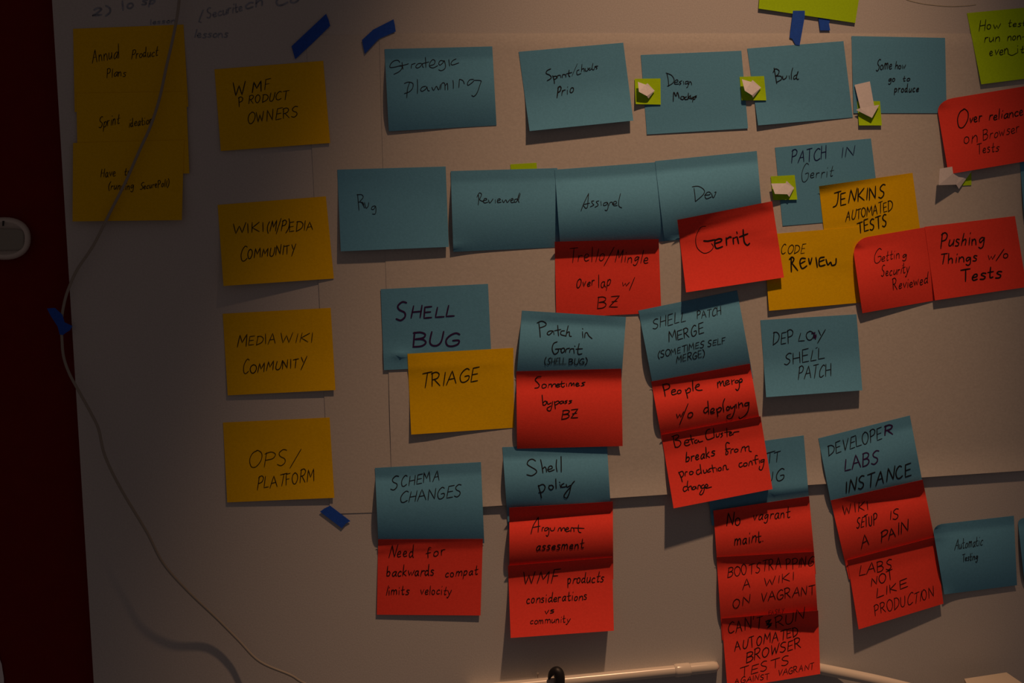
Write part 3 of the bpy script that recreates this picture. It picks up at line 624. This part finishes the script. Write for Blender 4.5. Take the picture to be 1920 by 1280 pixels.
# ------------------------------------------------------------------ cable along the left, taped at the board's edge
P = [(341, -60, 9), (336, 0, 8), (331, 37, 8), (322, 82, 8), (312, 125, 8), (299, 185, 8), (282, 237, 8), (262, 281, 8), (235, 342, 9), (207, 397, 9), (175, 460, 8), (145, 505, 6), (127, 545, 4), (119, 575, 2.5), (115, 605, 1.8), (116, 632, 2.5), (119, 667, 4), (130, 700, 7), (150, 737, 10), (172, 777, 13), (185, 805, 15), (197, 855, 18), (227, 917, 21),
     (275, 997, 22), (306, 1056, 21), (353, 1109, 17), (406, 1159, 9), (447, 1200, 8), (487, 1240, 12), (544, 1265, 14), (569, 1280, 14), (640, 1312, 12)]
cab = empty('cable', at(115, 605, .002))
tag(cab, 'thin white cable hanging down the left side of the board', 'cable')
tube('sheath', spline3([at(x, y, h * .001 + .0013) for x, y, h in P], 6), .0013, MAT['cable'], cab, 10)

tp = [(88, 578), (103, 577), (117, 590), (121, 604), (136, 611), (131, 619), (123, 624), (118, 628), (112, 627), (108, 612), (95, 592)]
flat('masking_tape', tp, MAT['tape'], .005, .0003)
o = bpy.context.scene.collection.objects[-1]
tag(o, 'crumpled blue tape holding the white cable at the board\'s left edge', 'tape', 'strips of blue tape')

# ------------------------------------------------------------------ things on the red wall at the left
cx, cy = 8, 447
sw = empty('wall_switch', at(cx, cy, -.012))
tag(sw, 'oval white switch on the dark red wall at the left edge', 'switch')


def pebble(name, hw, hh, steps, m, parent, y_off, nexp=2.6, n=40, c=(cx, cy)):
    """rounded pad: rings (scale, height) around a superellipse outline in photo pixels"""
    V, F = [], []
    for sc, h in steps:
        for k in range(n):
            a = 2 * math.pi * k / n
            ca, sa = math.cos(a), math.sin(a)
            x = c[0] + hw * sc * math.copysign(abs(ca) ** (2 / nexp), ca)
            y = c[1] + hh * sc * math.copysign(abs(sa) ** (2 / nexp), sa)
            V.append(at(x, y, y_off + h))
    for j in range(len(steps) - 1):
        for k in range(n):
            F.append((j*n+k, j*n+(k+1) % n, (j+1)*n+(k+1) % n, (j+1)*n+k))
    F.append(tuple(range(n))); F.append(tuple((len(steps)-1)*n + k for k in range(n)))
    return mesh_obj(name, V, F, m, parent)


pebble('plate', 50, 40, [(1, 0), (1, .004), (.97, .008), (.91, .0105), (.82, .0115), (.78, .0116), (.74, .0095), (.0, .0095)][:7], MAT['switch'], sw, -.014, 2.25)
pebble('rocker', 37, 20, [(1, .0), (1, .002), (.96, .0028), (.88, .003)], MAT['panel'], sw, -.0047, 5, c=(cx, 449))
flat('mark', [(4.5, 414), (8, 414), (7.5, 423.5), (4, 423.5)], MAT['dark'], 0, .0004, sw, hs=[-.0016] * 4)
pap = flat('paper_scrap', [(-60, 1215), (-4, 1222), (0, 1237), (3, 1245), (5, 1258), (7, 1270), (8, 1300), (-60, 1300)], MAT['white'], 0, .0004, hs=[-.0125] * 8)
tag(pap, 'sliver of white paper on the red wall at the bottom left corner', 'paper')

# ------------------------------------------------------------------ rail, ledge and box along the bottom
RH = .010
rail = empty('wall_rail', at(1150, 1268, RH))
tag(rail, 'glossy white rail along the foot of the board, left of the lowest red note', 'rail')
A, B = at(880, 1294.5, RH), at(1346, 1249, RH)
def lerp(a, b, t): return a + (b - a) * t
tube('pipe', [lerp(A, B, t) for t in (0, .25, .5, .75, .8, .82)], .0054, MAT['rail'], rail, 24)
tube('sleeve', [lerp(A, B, t) for t in (.82, .825, .83, .88, .885)], [.0057, .0064, .0066, .0066, .0058], MAT['rail'], rail, 24)
tube('end_cap', [lerp(A, B, t) for t in (.885, .95, .985, .995, 1.003)], [.0057, .0057, .0054, .0042, .002], MAT['rail'], rail, 24)
# strip behind the rail, fixed to the board
flat('backing_strip', [(880, 1288), (1346, 1243), (1348, 1256), (880, 1301)], MAT['rail'], .005, .0049, rail)

hook = empty('cable_hook', at(1045, 1266, .018))
tag(hook, 'black curved rubber hook over the white rail at the bottom', 'hook')
hp = [(1029, 1273, .0155), (1033, 1263, .017), (1039, 1258.5, .0185), (1046, 1260, .02), (1049, 1268, .021), (1049, 1280, .021), (1049, 1296, .019)]
tube('strap', spline3([at(x, y, h) for x, y, h in hp], 5), [.001 + .0042 * min(1, k / 13) for k in range(31)], MAT['black'], hook, 14)
nail = empty('nail', at(1008.5, 1262, .004))
tag(nail, 'tiny dark nail in the board left of the black hook', 'nail')
tube('shank', [at(1008.5, 1270, .002), at(1008.5, 1262.5, .008)], .0003, MAT['steel'], nail, 8)
tube('head', [at(1008.5, 1263, .0078), at(1008.5, 1262, .0088)], .0011, MAT['steel'], nail, 10)

ledge = empty('wall_ledge', at(1620, 1270, .012))
tag(ledge, 'white rounded ledge sloping down to the right of the lowest red note', 'ledge')
tube('lip', spline3([at(x, y, h) for x, y, h in [(1505, 1246, .0035), (1535, 1253, .005), (1600, 1266, .011), (1660, 1279, .02), (1740, 1299, .028), (1820, 1320, .034)]], 4), .0056, MAT['rail'], ledge, 24)

bx = empty('white_box', at(1865, 1275, .03))
tag(bx, 'white box with a bright top at the bottom right corner', 'box')
t0 = at(1887, 1260, .004); t1 = at(1808, 1272, .03)
zt = t1.z
def plan(px, py):            # where the pixel's sight line meets the box's top
    d = (px - W / 2) / FPX * CR - (py - H / 2) / FPX * CU + fwd
    t = (zt - CP.z) / d.z
    return CP + t * d
base = [plan(1808, 1272), plan(1887, 1260), plan(1918, 1281), plan(1822, 1300)]
V = [Vector((p.x, min(p.y, -.002), zt)) for p in base] + [Vector((p.x, min(p.y, -.002), zt - .06)) for p in base]
mesh_obj('body', V, [(0, 1, 2, 3), (7, 6, 5, 4), (0, 4, 5, 1), (1, 5, 6, 2), (2, 6, 7, 3), (3, 7, 4, 0)], MAT['box'], bx, smooth=False)
